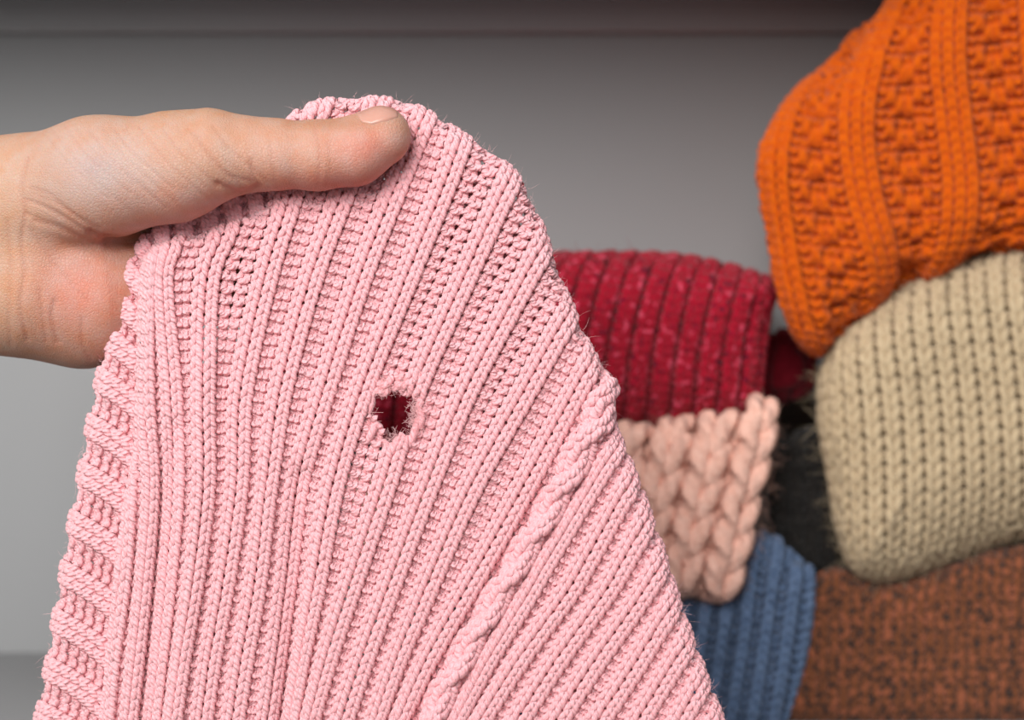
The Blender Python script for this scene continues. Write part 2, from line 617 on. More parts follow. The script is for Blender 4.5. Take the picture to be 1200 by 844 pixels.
def fuzz(name, cl, parent, mat, n, ks, ts, length, width, z=4.0, soft=0.6):
    """Loose fibres standing off a cloth: thin curved blades, one object."""
    s = rng.uniform(ks[0], ks[1], n)
    t = rng.uniform(ts[0], ts[1], n)
    P, N, A = cl.place(s, t, np.full(n, z))
    ok = (A < 2.0) & (P[:, 1] > -40) & (P[:, 1] < cl.ylim[1])
    if cl.hole is not None:
        ok &= ~inside(P[:, :2], cl.hole)
    P, N = P[ok], N[ok]
    n = len(P)
    d = N * 0.8 + rng.normal(0, soft, (n, 3))
    d /= np.linalg.norm(d, axis=1)[:, None]
    c = rng.normal(0, 0.9, (n, 3))
    ln = length * rng.uniform(0.4, 1.4, n)[:, None]
    u = np.linspace(0, 1, 4)
    pts = P[:, None] + d[:, None] * (u[None, :, None] * ln[:, None]) + c[:, None] * ((u ** 2)[None, :, None] * ln[:, None] * 0.6)
    nr = rng.normal(0, 1, (n, 1, 3)) * np.ones((1, 4, 1))
    nr /= np.linalg.norm(nr, axis=-1)[..., None]
    rad = width * np.array([1, .9, .7, .3])[None] * np.ones((n, 1))
    V, Q, uv = tube_mesh(pts, nr, rad, 3)
    o = mesh_object(name, to_world(V, cl.y0), Q, mat, parent, uv)
    o['kind'] = 'stuff'
    return o


def sweater(name, label, outline, R, y0, mat, back=0.885, inset=8.0):
    e = empty(name, (0, 0, 0))
    tag(e, label, 'sweater', group='folded sweaters stacked on the shelf')
    pts = np.array([(p[0], p[1], p[2] if len(p) > 2 else R) for p in outline], float)
    ol = Outline(pts, closed=True)
    pillow_body('folded_body', ol, y0, mat, e, 0.0, back, inset)
    return e, ol


# ---- orange sweater on top of the pile beside the cream one
e, ol = sweater('sweater', 'burnt orange patterned knit sweater, on top of the cream one',
                [(1085, -45, 95), (1042, 6, 90), (1004, 46, 80), (982, 78, 75), (945, 108, 62), (916, 142, 55), (891, 186, 50), (893, 232, 55), (903, 282, 62), (908, 330, 70),
                 (924, 374, 75), (952, 404, 75), (974, 404, 75), (998, 378, 75), (1035, 340, 72), (1062, 318, 70), (1092, 318, 70), (1130, 302, 70), (1200, 288, 70), (1320, 272, 70),
                 (1330, -60, 90), (1180, -62, 95)], 62, 0.695, M_ORANGE, inset=15)
og = [[(850, -20), (815, 120), (805, 200), (815, 290), (835, 400)],
      [(950, -20), (915, 120), (905, 200), (915, 290), (935, 400)],
      [(1050, -40), (1020, 60), (1005, 140), (1012, 220), (1032, 300), (1045, 380)],
      [(1120, -60), (1112, 60), (1118, 140), (1126, 220), (1118, 290), (1085, 370)],
      [(1215, -60), (1218, 60), (1228, 140), (1236, 220), (1230, 300), (1205, 380)],
      [(1325, -60), (1330, 60), (1338, 140), (1340, 220), (1336, 300), (1310, 380)]]
fo = Field(og, 13.0, (3, 140), -30, 40)
co = Cloth(fo, ol, 0.695, 12.0, 4.3, 6.5, flip=True, spans=1, sides=6, maxang=1.9, ylim=(-60, 430), jitter=0.6,
           zmod=lambda s, t: np.clip(np.abs((s % 1.0) - 0.5) * -6 + 2.2, 0, 1) * 3.0 * np.sin(2 * math.pi * t / 3.0 + 6 * np.abs((s % 1.0) - 0.5)))


def lace(k, i, j):
    jj = j.astype(int)
    out = np.full(len(j), 'p')
    if i in (0, 5):
        out[:] = 'p'
    elif i in (1, 4):
        out[jj % 3 == 0] = 'k'
    else:
        out[jj % 3 == 1] = 'k'
        out[jj % 3 == 2] = 'x'
    return out


ribbed(co, e, M_ORANGE, (-26, 34), nk=3, npl=6, wk=44, kmax=0.46, rib_name='knit_band', purl_name='lace_panel', purl_kind=lace, squeeze=0.0)

# ---- cream sweater
e, ol = sweater('sweater', 'cream stockinette knit sweater between the orange and brown ones',
                [(964, 445), (984, 402), (1020, 368), (1070, 335), (1120, 314), (1200, 294), (1330, 272), (1330, 612, 125), (1200, 630, 125), (1130, 650, 120),
                 (1080, 668, 110), (1035, 676, 95), (1003, 664, 80), (985, 620), (976, 560), (965, 500)], 74, 0.70, M_CREAM)
g = [[(x - 34 + 8 * (x - 950) / 250, 180), (x - 16, 340), (x, 480), (x + 4, 600), (x - 2, 760)] for x in np.arange(907, 1265, 23.0)]
cc = Cloth(Field(g, 17.0, (7, 480), -26, 26), ol, 0.70, 0.0, 5.0, 5.6, flip=False, spans=1, maxang=1.9, ylim=(200, 760), jitter=0.5)
ribbed(cc, e, M_CREAM, (-22, 22), nk=1, npl=0, rib_name='stitch_column')
fuzz('loose_fibre', cc, e, M_CREAM, 1500, (0, 14), (-14, 14), 16, 0.35)

# ---- brown sweater
e, ol = sweater('sweater', 'rust brown marled knit sweater at the bottom, beside the blue one',
                [(946, 692), (960, 676), (985, 669), (1012, 684), (1052, 687), (1100, 671), (1150, 653), (1200, 642), (1330, 622), (1335, 846),
                 (1200, 847), (916, 847), (926, 790), (936, 740)], 32, 0.725, M_BROWN)
g = [[(x + 12, 560), (x + 4, 700), (x, 860)] for x in np.arange(888, 1262, 12.5)]
cb = Cloth(Field(g, 10.0, (10, 760), -20, 14), ol, 0.725, 0.0, 3.2, 3.4, flip=False, spans=1, sides=5, maxang=1.9, ylim=(600, 880), jitter=0.8)
ribbed(cb, e, M_BROWN, (-16, 12), nk=1, npl=0, rib_name='stitch_column')

# ---- red sweater
e, ol = sweater('sweater', 'crimson ribbed tweed knit sweater on top of the peach one',
                [(300, 335), (385, 322), (470, 312), (560, 305), (650, 303), (740, 302), (805, 306), (868, 320), (903, 336), (897, 366), (890, 420), (882, 470),
                 (856, 490), (800, 497), (715, 498), (560, 504), (500, 524), (420, 528), (310, 528), (290, 420)], 66, 0.70, M_RED)
g = [[(x + 60 * (1 if x > 600 else 1), 220), (x + 24, 320), (x + 4, 400), (x - 4, 470), (x - 14, 570)] for x in np.arange(264, 962, 27.0)]
cr = Cloth(Field(g, 10.5, (15, 400), -20, 18), ol, 0.70, 6.5, 4.0, 4.2, flip=True, spans=1, maxang=1.9, ylim=(240, 560), jitter=0.9)
ribbed(cr, e, M_RED, (-18, 16), nk=2, npl=1, wk=20, kmax=0.78, squeeze=0.0, rib_name='knit_rib', purl_name='purl_groove')
fuzz('loose_fibre', cr, e, M_RED, 2500, (7, 23), (-12, 12), 11, 0.35)

# ---- peach sweater
e, ol = sweater('sweater', 'peach chunky cable knit sweater between the red and blue ones',
                [(400, 540), (500, 534), (560, 512), (720, 506), (800, 500), (862, 482), (892, 474), (906, 492), (902, 540), (890, 600), (874, 660), (862, 690), (840, 698),
                 (800, 696), (700, 692), (560, 690), (400, 690)], 38, 0.70, M_PEACH)
g = [[(x + 46, 420), (x + 24, 520), (x, 620), (x - 24, 720)] for x in np.arange(561, 925, 50.0)]
cp = Cloth(Field(g, 42.0, (4, 600), -8, 8), ol, 0.70, 0.0, 11.0, 12.0, flip=False, spans=2, sides=8, maxang=1.95, ylim=(440, 740), jitter=0.5)


def peach_cable(k, zb):
    ch = []
    for g_ in (-1, 1):
        def sway(t, g_=g_):
            ph = 2 * math.pi * t / 5.0 + 0.6
            return g_ * 0.24 * np.cos(ph), g_ * 6 * np.sin(ph)
        ch.append(cp.stitches('k', lambda t: k - 0.36 + 0 * t, lambda t: k + 0.36 + 0 * t, np.arange(-7, 7).astype(float), zb, sway=sway))
    cp.emit('cable', ch, M_PEACH, e)


ribbed(cp, e, M_PEACH, (-7, 7), nk=1, npl=0, rib_name='stitch_column', cable={3: peach_cable})
fuzz('loose_fibre', cp, e, M_PEACH, 1800, (3, 7), (-4, 4), 11, 0.35)

# ---- blue sweater
e, ol = sweater('sweater', 'slate blue ribbed knit sweater under the peach one',
                [(620, 706), (800, 702), (858, 702), (872, 680), (882, 640), (898, 628), (918, 642), (928, 664), (946, 668), (947, 720), (936, 780), (916, 838),
                 (900, 856), (760, 862), (620, 862)], 30, 0.715, M_BLUE)
g = [[(x + 30, 560), (x + 14, 660), (x, 760), (x - 20, 880)] for x in np.arange(620, 990, 25.0)]
cu = Cloth(Field(g, 12.0, (6, 740), -18, 14), ol, 0.715, 6.0, 4.4, 4.6, flip=True, spans=1, maxang=1.9, ylim=(600, 880), jitter=0.7)
ribbed(cu, e, M_BLUE, (-16, 13), nk=1, npl=1, wk=15, kmax=0.7, squeeze=0.0)
fuzz('loose_fibre', cu, e, M_BLUE, 1000, (3, 10), (-10, 10), 14, 0.35)

# ---- dark things deep in the gap
e, ol = sweater('sweater', 'dark charcoal fuzzy sweater pushed into the gap beside the cream one',
                [(905, 560), (925, 520), (955, 505), (975, 530), (984, 580), (992, 640), (985, 664), (955, 668), (938, 660), (912, 620)], 30, 0.745, M_CHAR)
g = [[(x, 480), (x, 600), (x - 4, 720)] for x in np.arange(880, 1060, 18.0)]
ch_ = Cloth(Field(g, 13.0, (5, 600), -10, 10), ol, 0.745, 0.0, 4.6, 4.6, flip=True, spans=1, maxang=1.9, ylim=(500, 720), jitter=0.9)
ribbed(ch_, e, M_CHAR, (-9, 9), nk=1, npl=0, rib_name='stitch_column')
fuzz('loose_fibre', ch_, e, M_CHAR, 1600, (0, 10), (-6, 7), 22, 0.4)

e, ol = sweater('sweater', 'dark maroon knit sweater half hidden behind the red one',
                [(902, 396), (918, 390), (935, 398), (950, 415), (954, 440), (938, 462), (915, 468), (896, 462), (894, 430)], 22, 0.765, M_MAROON)
g = [[(x, 330), (x, 430), (x, 530)] for x in np.arange(810, 980, 18.0)]
cm = Cloth(Field(g, 13.0, (5, 430), -8, 8), ol, 0.775, 0.0, 4.6, 4.6, flip=True, spans=1, maxang=1.9, ylim=(340, 520), jitter=0.9)
ribbed(cm, e, M_MAROON, (-7, 7), nk=1, npl=0, rib_name='stitch_column')

# ------------------------------------------------------------------ the pink sweater
GUIDES = [
    [(168, 300), (165, 330), (158, 460), (152, 570), (143, 680), (131, 772), (124, 844)],
    [(182, 296), (177, 330), (171, 460), (176, 570), (168, 680), (158, 772), (150, 844)],
    [(202, 285), (191, 330), (200, 460), (203, 570), (195, 680), (186, 772), (178, 844)],
    [(262, 275), (243, 330), (238, 460), (238, 570), (226, 680), (211, 772), (201, 844)],
    [(337, 240), (309, 330), (282, 460), (277, 570), (262, 680), (246, 772), (236, 844)],
    [(396, 240), (363, 330), (328, 460), (312, 570), (299, 680), (283, 772), (272, 844)],
    [(455, 240), (420, 330), (378, 460), (348, 570), (335, 680), (323, 772), (313, 844)],
    [(540, 165), (524, 210), (475, 330), (423, 460), (390, 570), (369, 680), (352, 772), (340, 844)],
    [(597, 210), (542, 330), (484, 460), (449, 570), (412, 680), (382, 772), (362, 844)],
    [(613, 330), (545, 460), (500, 570), (458, 680), (424, 772), (400, 844)],
    [(680, 340), (613, 460), (552, 570), (503, 680), (465, 772), (440, 844)],
    [(672, 460), (613, 570), (552, 680), (500, 772), (467, 844)],
    [(705, 480), (660, 570), (606, 660), (541, 772), (503, 844)],
    [(694, 570), (640, 660), (617, 700), (573, 772), (535, 844)],
    [(735, 570), (685, 660), (661, 700), (608, 772), (562, 844)],
    [(770, 585), (729, 660), (705, 700), (653, 772), (606, 844)],
    [(774, 660), (750, 700), (699, 772), (652, 844)],
    [(792, 700), (748, 772), (701, 844)],
    [(792, 772), (748, 844)],
    [(836, 772), (796, 844)],
    [(880, 772), (842, 844)],
    [(926, 772), (890, 844)],
]
RP, RT, RL = 20, 16, 11
edge = [(112, 960, RL), (125, 844, RL), (131, 790, RL), (140, 680, RL), (151, 600, RL), (164, 530, RL), (166, 480, RL), (169, 400, RL),
        (171, 340, RL), (176, 304, 9), (198, 287, 9), (236, 277, 9), (272, 266, 9), (304, 249, 9), (328, 226, 9), (334, 190, 12), (337, 155, RT),
        (350, 134, RT), (382, 122, RT), (430, 119, RT), (478, 125, RT), (508, 140, RT), (540, 160, RP), (575, 184, RP), (605, 210, RP), (622, 245, RP),
        (641, 292, RP), (660, 345, RP), (688, 410, RP), (707, 450, RP), (716, 500, RP), (745, 570, RP), (775, 655, RP), (797, 724, RP),
        (842, 844, RP), (886, 960, RP)]
ol_main = Outline(edge, ext=[(886, 1300), (112, 1300)], smooth=3)
HOLE = np.array([(434, 476), (440, 460), (452, 453), (472, 450), (489, 458), (489, 485), (481, 506), (468, 526), (454, 519), (438, 506)], float)


def seg_dist(x, y, a, b):
    ax, ay = a
    bx, by = b
    t = np.clip(((x - ax) * (bx - ax) + (y - ay) * (by - ay)) / ((bx - ax) ** 2 + (by - ay) ** 2), 0, 1)
    return np.hypot(x - ax - t * (bx - ax), y - ay - t * (by - ay))


def pink_fold(x, y):
    h = 14 * np.exp(-(((x - 430) / 260) ** 2 + ((y - 520) / 300) ** 2))
    # pressed in under the thumb
    h = h - 30 * np.exp(-(np.minimum(seg_dist(x, y, (300, 182), (372, 182)), seg_dist(x, y, (372, 182), (446, 163))) / 40) ** 2.0)
    # shallow furrows that run down from the grip
    h = h - 11 * np.exp(-(seg_dist(x, y, (352, 560), (326, 900)) / 15) ** 2)
    h = h - 6 * np.exp(-(seg_dist(x, y, (205, 500), (168, 900)) / 10) ** 2)
    h = h - 8 * np.exp(-(seg_dist(x, y, (640, 575), (480, 860)) / 9) ** 2)
    h = h + 5 * np.exp(-(seg_dist(x, y, (240, 420), (205, 900)) / 16) ** 2)
    return h


field = Field(GUIDES, 13.8, (3, 460), -60, 60, reach=900)
pink = empty('sweater', (0, 0, 0))
tag(pink, 'pale pink rib knit sweater with a frayed hole, held up by the hand', 'sweater')
cl = Cloth(field, ol_main, Y_HAND, 3.6, 4.05, 4.3, flip=True, spans=2, sides=7, maxang=2.9, ylim=(60, 930), fold=pink_fold, jitter=0.45, hole=HOLE)


def pink_cable(k, zb):
    ch = []
    rows = np.arange(-45, 42).astype(float)
    for g_ in (-1, 1):
        def sway(t, g_=g_):
            ph = 2 * math.pi * t / 9.4
            return g_ * 0.30 * np.cos(ph), 4.5 + g_ * 3.6 * np.sin(ph)
        ch.append(cl.stitches('k', lambda t: k - 0.34 + 0 * t, lambda t: k + 0.34 + 0 * t, rows, zb, rad=5.6, sway=sway))
    cl.emit('cable', ch, M_PINK, pink)


ribbed(cl, pink, M_PINK, (-45, 42), nk=2, npl=2, wk=32, kmax=0.84, wk_of={12: 44, 13: 26}, cable={12: pink_cable})
fuzz('loose_fibre', cl, pink, M_FLUFF, 20000, (0, 21), (-45, 35), 7.0, 0.13, z=6)

# ---- the turned-back edge that runs from the palm down the far side
SG = [(340, 196, 76), (318, 204, 76), (294, 214, 74), (268, 226, 74), (241, 238, 76), (213, 250, 78), (188, 264, 78), (166, 284, 68), (150, 314, 56), (139, 354, 44),
      (129, 398, 37), (118, 446, 32), (107, 500, 30), (97, 555, 29), (86, 613, 28), (76, 672, 28), (67, 728, 28), (58, 784, 28), (48, 836, 27), (38, 890, 27), (28, 945, 27)]
sguides = []
for (x, y, a) in SG:
    a = math.radians(a)
    d = np.array([math.cos(a), math.sin(a)])
    b = np.array([-d[1], d[0]])
    sguides.append([np.array([x, y]) + d * u + b * (0.0016 * u * u if u > 0 else 0) for u in (-60, -20, 0, 30, 60, 110)])
ol_strip = Outline([(x, y, 9 if y < 300 else 12) for x, y, a in SG], ext=[(500, 1000), (500, 300)], smooth=3)
fs = Field(sguides, 13.2, (0, 0), -6, 14, reach=60, ref_all=[(x, y) for x, y, a in SG])
cs = Cloth(fs, ol_strip, Y_HAND, 4.5, 4.1, 4.4, h0=-15, flip=True, spans=2, sides=7, maxang=2.6, ylim=(150, 935), jitter=0.45)


def strip_rows(k):
    return 3 if k < 6 else (4 if k < 9 else (6 if k < 11 else 9))


for k0, k1, r1 in ((0, 6, 3), (6, 9, 4), (9, 11, 6), (11, 21, 9)):
    ribbed(cs, pink, M_PINK, (-4, r1), nk=2, npl=2, wk=27, kmax=0.62, ks=range(k0, k1), rib_name='turned_rib', purl_name='turned_channel')
fuzz('loose_fibre', cs, pink, M_FLUFF, 2200, (0, 20), (-2, 6), 7.0, 0.13, z=5)

# ---- cloth folded round behind the far edges, added unseen to darken the knit's gaps
def back_layer(test, reach, name='back_layer'):
    sel = np.array([i for i in range(len(ol_main.q)) if test(*ol_main.q[i])])
    q, n_, R_ = ol_main.q[sel], ol_main.n[sel], ol_main.R[sel]
    ex = np.linspace(0, reach, 14)
    P = np.zeros((len(sel), 14, 3))
    P[..., :2] = q[:, None] - n_[:, None] * (R_[:, None] + ex[None])[..., None]
    P[..., 2] = -2 * R_[:, None] - 6 - 0.28 * ex[None] - 3 * np.sin(ex / 16)[None]
    P = P.transpose(1, 0, 2)
    a, b = P.shape[:2]
    idx = np.arange(a * b).reshape(a, b)
    Q = np.stack([idx[:-1, :-1], idx[1:, :-1], idx[1:, 1:], idx[:-1, 1:]], -1).reshape(-1, 4)
    o = mesh_object(name, to_world(P.reshape(-1, 3), Y_HAND), Q, M_PINKB, pink)
    so = o.modifiers.new('thickness', 'SOLIDIFY')
    so.thickness = 0.0015
    return o


back_layer(lambda x, y: x > 520 and 150 < y < 935, 185)
back_layer(lambda x, y: x < 200 and 430 < y < 935, 230)

# ---- frayed yarn round the hole
def yarn_bits(name, bits, mat, parent, y0, sides=8):
    for pts, r in bits:
        p = catmull(np.array(pts, float), 6)
        n = len(p)
        u = np.linspace(0, 1, n)
        rad = r * np.clip(np.minimum(u, 1 - u) * 9, 0.12, 1) ** 0.5
        nr = np.tile(np.array([0.1, 0.2, 1.0]), (n, 1))
        V, Q, uv = tube_mesh(p[None], nr[None], rad[None], sides)
        mesh_object(name, to_world(V, y0), Q, mat, parent, uv / np.array([r * 2, 1]))


bits = [
    ([(430, 520, 14), (436, 507, 17), (440, 499, 17), (445, 502, 13), (441, 514, 10)], 4.6),
    ([(456, 536, 14), (462, 524, 18), (466, 516, 17), (470, 519, 12), (464, 534, 10)], 4.6),
    ([(478, 526, 12), (484, 512, 16), (488, 500, 16), (492, 488, 12)], 4.8),
    ([(488, 505, 14), (494, 492, 17), (491, 478, 15), (495, 466, 12)], 4.4),
    ([(432, 470, 12), (441, 458, 16), (450, 461, 17), (457, 455, 13)], 4.8),
    ([(440, 446, 13), (448, 452, 17), (455, 449, 17), (460, 440, 12)], 4.6),
    ([(462, 448, 12), (470, 452, 17), (480, 449, 17), (490, 440, 14), (497, 428, 10)], 4.8),
    ([(476, 454, 12), (479, 460, 15), (485, 462, 15), (489, 456, 13), (485, 450, 12)], 1.5),
    ([(428, 488, 10), (434, 478, 14), (436, 466, 14), (431, 456, 10)], 4.2),
    ([(446, 516, 8), (452, 523, 12), (458, 527, 12), (466, 530, 8)], 4.2),
]
yarn_bits('frayed_yarn', bits, M_PINK, pink, Y_HAND)
# fluff round the hole
pc = resample(np.vstack([HOLE, HOLE[:1]]), 0.55)
pc = pc + rng.normal(0, 2.4, pc.shape)
n = len(pc)
tufts = np.array([(447, 456), (472, 452), (489, 500), (488, 478), (450, 452), (486, 492), (465, 514)], float)
pc = np.vstack([pc, tufts[rng.integers(0, len(tufts), 1100)] + rng.normal(0, 4.0, (1100, 2))])
n = len(pc)
base = np.column_stack([pc, rng.uniform(13, 22, n)])
d = rng.normal(0, 1, (n, 3))
d /= np.linalg.norm(d, axis=1)[:, None]
c = rng.normal(0, 0.6, (n, 3))
u = np.linspace(0, 1, 6)
ln = rng.uniform(2.5, 8, (n, 1, 1))
pts = base[:, None] + d[:, None] * u[None, :, None] * ln + c[:, None] * (u ** 2)[None, :, None] * ln * 0.9
nr = rng.normal(0, 1, (n, 1, 3)) * np.ones((1, 6, 1))
nr /= np.linalg.norm(nr, axis=-1)[..., None]
V, Q, uv = tube_mesh(pts, nr, 0.14 * np.ones((n, 6)), 3)
tag(mesh_object('fluff', to_world(V, Y_HAND), Q, M_FLUFF, pink, uv), kind='stuff')
# a small snag near the far edge of the pulled cloth
yarn_bits('snagged_loop', [([(779, 752, -6), (784, 758, -2), (793, 757, -3), (800, 752, -8)], 4.0)], M_PINK, pink, Y_HAND)

# ------------------------------------------------------------------ the hand
def smin(a, b, k):
    h = np.clip(0.5 + 0.5 * (b - a) / k, 0, 1)
    return b + (a - b) * h - k * h * (1 - h)


def cone(P, a, b, r1, r2, sh=1.0):
    a = np.array(a, np.float32)
    b = np.array(b, np.float32)
    ab = b - a
    t = np.clip(((P - a) @ ab) / (ab @ ab), 0, 1)
    q = P - a - t[..., None] * ab
    return np.sqrt((q ** 2).sum(-1)) - (r1 + (r2 - r1) * t)


THUMB = [((205, 194, 14), (246, 183, 20), 62, 54), ((246, 183, 20), (286, 181, 23), 54, 43), ((286, 181, 23), (320, 181, 24), 43, 40),
         ((320, 181, 24), (372, 182, 24), 40, 39.5), ((372, 182, 24), (415, 177, 24), 39.5, 39), ((415, 177, 24), (446, 160, 22), 39, 35.5)]


def hand_sdf(P):
    d = cone(P, (-190, 236, -62), (20, 234, -52), 70, 68)
    d = smin(d, cone(P, (-190, 336, -70), (20, 338, -66), 74, 76), 60)
    d = smin(d, cone(P, (20, 234, -44), (110, 209, -4), 66, 67), 40)          # ball of the thumb
    d = smin(d, cone(P, (110, 210, -4), (205, 196, 14), 68, 63), 30)
    # palm
    for a, b, r1, r2 in (((30, 250, -62), (300, 222, -92), 42, 36), ((30, 285, -62), (310, 262, -98), 42, 36),
                         ((30, 318, -66), (290, 305, -98), 42, 34), ((30, 345, -78), (250, 345, -92), 42, 32)):
        d = smin(d, cone(P, a, b, r1, r2), 24)
    # heel of the little finger side
    d = smin(d, cone(P, (30, 336, -58), (98, 351, -72), 70, 74), 36)
    d = smin(d, cone(P, (98, 351, -72), (170, 342, -100), 74, 50), 30)
    d = smin(d, cone(P, (85, 302, -46), (150, 300, -62), 40, 40), 24)
    t = None
    for a, b, r1, r2 in THUMB:
        c = cone(P, a, b, r1, r2)
        t = c if t is None else smin(t, c, 12)
    d = smin(d, t, 16)
    # four fingers behind the cloth
    for chain in ([(300, 222, -92, 32), (392, 190, -96, 29), (448, 176, -84, 26), (478, 176, -72, 22)],
                  [(310, 262, -98, 32), (410, 246, -106, 29), (472, 240, -96, 26), (506, 240, -84, 22)],
                  [(290, 305, -98, 30), (385, 304, -108, 28), (440, 300, -98, 25), (472, 298, -86, 21)],
                  [(250, 345, -92, 28), (325, 356, -104, 25), (365, 354, -96, 22), (392, 350, -86, 19)]):
        f = None
        for (x0, y0, h0, r0), (x1, y1, h1, r1) in zip(chain[:-1], chain[1:]):
            c = cone(P, (x0, y0, h0), (x1, y1, h1), r0, r1)
            f = c if f is None else smin(f, c, 8)
        d = smin(d, f, 10)
    return d


def surface_nets(fn, lo, hi, st):
    ax = [np.arange(lo[i], hi[i] + st, st, dtype=np.float32) for i in range(3)]
    # coarse pass, then the exact distance only near the surface
    cs_ = 5
    cax = [a[::cs_] for a in ax]
    Dc = fn(np.stack(np.meshgrid(*cax, indexing='ij'), -1))
    D = Dc.repeat(cs_, 0).repeat(cs_, 1).repeat(cs_, 2)[:len(ax[0]), :len(ax[1]), :len(ax[2])].copy()
    near = np.argwhere(np.abs(D) < st * cs_ * 2.0)
    pn = np.stack([ax[i_][near[:, i_]] for i_ in range(3)], -1)
    for i0 in range(0, len(pn), 200000):
        D[near[i0:i0 + 200000, 0], near[i0:i0 + 200000, 1], near[i0:i0 + 200000, 2]] = fn(pn[i0:i0 + 200000])
    neg = D < 0
    nx, ny, nz = D.shape
    cnt = np.zeros((nx - 1, ny - 1, nz - 1), np.int8)
    for dx in (0, 1):
        for dy in (0, 1):
            for dz in (0, 1):
                cnt += neg[dx:nx - 1 + dx, dy:ny - 1 + dy, dz:nz - 1 + dz]
    act = (cnt > 0) & (cnt < 8)
    cell = np.argwhere(act)
    idx = -np.ones(act.shape, np.int32)
    idx[act] = np.arange(len(cell))
    acc = np.zeros((len(cell), 3))
    num = np.zeros(len(cell))
    cor = [(a, b, c) for a in (0, 1) for b in (0, 1) for c in (0, 1)]
    val = {k: D[cell[:, 0] + k[0], cell[:, 1] + k[1], cell[:, 2] + k[2]] for k in cor}
    for a in cor:
        for x in range(3):
            if a[x] == 0:
                b = list(a); b[x] = 1; b = tuple(b)
                va, vb = val[a], val[b]
                m = (va < 0) != (vb < 0)
                t = np.where(m, va / np.where(m, va - vb, 1), 0)
                p = np.tile(np.array(a, float), (len(cell), 1))
                p[:, x] += t
                acc += p * m[:, None]
                num += m
    V = (cell + acc / num[:, None]) * st + np.array(lo)
    quads = []
    for x in range(3):
        y, z = (x + 1) % 3, (x + 2) % 3
        sl0 = [slice(None)] * 3; sl1 = [slice(None)] * 3
        sl0[x] = slice(0, -1); sl1[x] = slice(1, None)
        a, b = neg[tuple(sl0)], neg[tuple(sl1)]
        for flip, m in ((False, a & ~b), (True, ~a & b)):
            e_ = np.argwhere(m)
            ok = (e_[:, y] > 0) & (e_[:, z] > 0) & (e_[:, y] < act.shape[y]) & (e_[:, z] < act.shape[z])
            e_ = e_[ok]
            q = []
            for dy, dz in ((0, 0), (1, 0), (1, 1), (0, 1)):
                c = e_.copy()
                c[:, y] -= dy
                c[:, z] -= dz
                q.append(idx[c[:, 0], c[:, 1], c[:, 2]])
            q = np.stack(q, -1)
            quads.append(q[:, ::-1] if flip else q)
    return V, np.concatenate(quads)


V, Q = surface_nets(hand_sdf, (-150, 110, -190), (520, 450, 90), 2.4)


def grad(P):
    g = np.zeros_like(P)
    for i in range(3):
        e_ = np.zeros(3); e_[i] = 1.0
        g[:, i] = hand_sdf((P + e_).astype(np.float32)) - hand_sdf((P - e_).astype(np.float32))
    return g / np.maximum(np.linalg.norm(g, axis=1), 1e-6)[:, None]


N_ = grad(V)
V = V - N_ * hand_sdf(V.astype(np.float32))[:, None]

# creases: polylines on the camera side, with depth and half-width in pixels
def cv(pts):
    return [(x / 2.344, 80 + y / 2.344) for x, y in pts]


CREASE = [
    (cv([(372, 474), (330, 476), (290, 470), (250, 455)]), 3.5, 5.0),
    (cv([(290, 470), (240, 450), (200, 424), (130, 384), (75, 362)]), 1.3, 3.0),
    (cv([(230, 470), (180, 440), (130, 420), (70, 400)]), 0.8, 2.6),
    (cv([(250, 440), (190, 395), (140, 365), (80, 345)]), 0.7, 2.6),
    (cv([(395, 470), (360, 480), (300, 478)]), 5.0, 7.0),
    (cv([(600, 318), (640, 338), (668, 344), (704, 328)]), 2.2, 4.0),
    (cv([(540, 180), (590, 250), (630, 295), (690, 312)]), 0.9, 3.2),
    (cv([(690, 255), (700, 300), (716, 330)]), 1.2, 3.0),
    (cv([(742, 200), (752, 270), (762, 332)]), 0.6, 2.6),
    (cv([(866, 165), (880, 235), (874, 325)]), 0.8, 2.6),
    (cv([(905, 200), (908, 260), (900, 320)]), 0.4, 2.4),
    (cv([(74, 250), (58, 330), (70, 400), (60, 480), (68, 560), (56, 650), (76, 745)]), 1.3, 3.2),
    (cv([(96, 420), (160, 440), (230, 470), (330, 500)]), 1.2, 3.0),
    (cv([(80, 440), (130, 510), (190, 580), (240, 640)]), 0.8, 3.0),
    (cv([(150, 640), (144, 690), (158, 752)]), 1.4, 3.6),
    (cv([(110, 610), (118, 680), (128, 750)]), 0.9, 2.8),
    (cv([(225, 690), (228, 760), (250, 800)]), 0.9, 3.2),
    (cv([(20, 420), (30, 540), (24, 660), (30, 760)]), 0.8, 3.0),
    (cv([(85, 330), (140, 350), (200, 400), (270, 440)]), 0.9, 3.0),
]
for i in range(15):
    x0 = 110 + i * 34
    y0 = 165 + 6 * math.sin(i * 2.1)
    lnn = 190 + 40 * math.sin(i * 1.7)
    CREASE.append((cv([(x0, y0), (x0 + lnn * 0.33, y0 + lnn * 0.42), (x0 + lnn * 0.72, y0 + lnn * 0.78), (x0 + lnn, y0 + lnn * 1.02)]), 0.55 + 0.25 * math.sin(i * 3.3), 2.2))
disp = np.zeros(len(V))
front = np.clip((N_[:, 2] - 0.0) / 0.25, 0, 1)
vis = front > 0
for pts, dep, w in CREASE:
    pl = catmull(np.array(pts), 5)
    dd = np.full(vis.sum(), 1e9)
    for a, b in zip(pl[:-1], pl[1:]):
        dd = np.minimum(dd, seg_dist(V[vis, 0], V[vis, 1], a, b))
    disp[vis] += dep * np.exp(-(dd / w) ** 2)
disp = np.minimum(disp, 7)
V = V - N_ * (disp * front)[:, None]


def blob(x, y, sx, sy):
    return np.exp(-(((V[:, 0] - x) / sx) ** 2 + ((V[:, 1] - y) / sy) ** 2))


C = np.tile(np.array(lin(222, 172, 146)[:3]), (len(V), 1))


def paint(w, c):
    global C
    C = C * (1 - w[:, None]) + np.array(lin(*c)[:3]) * w[:, None]


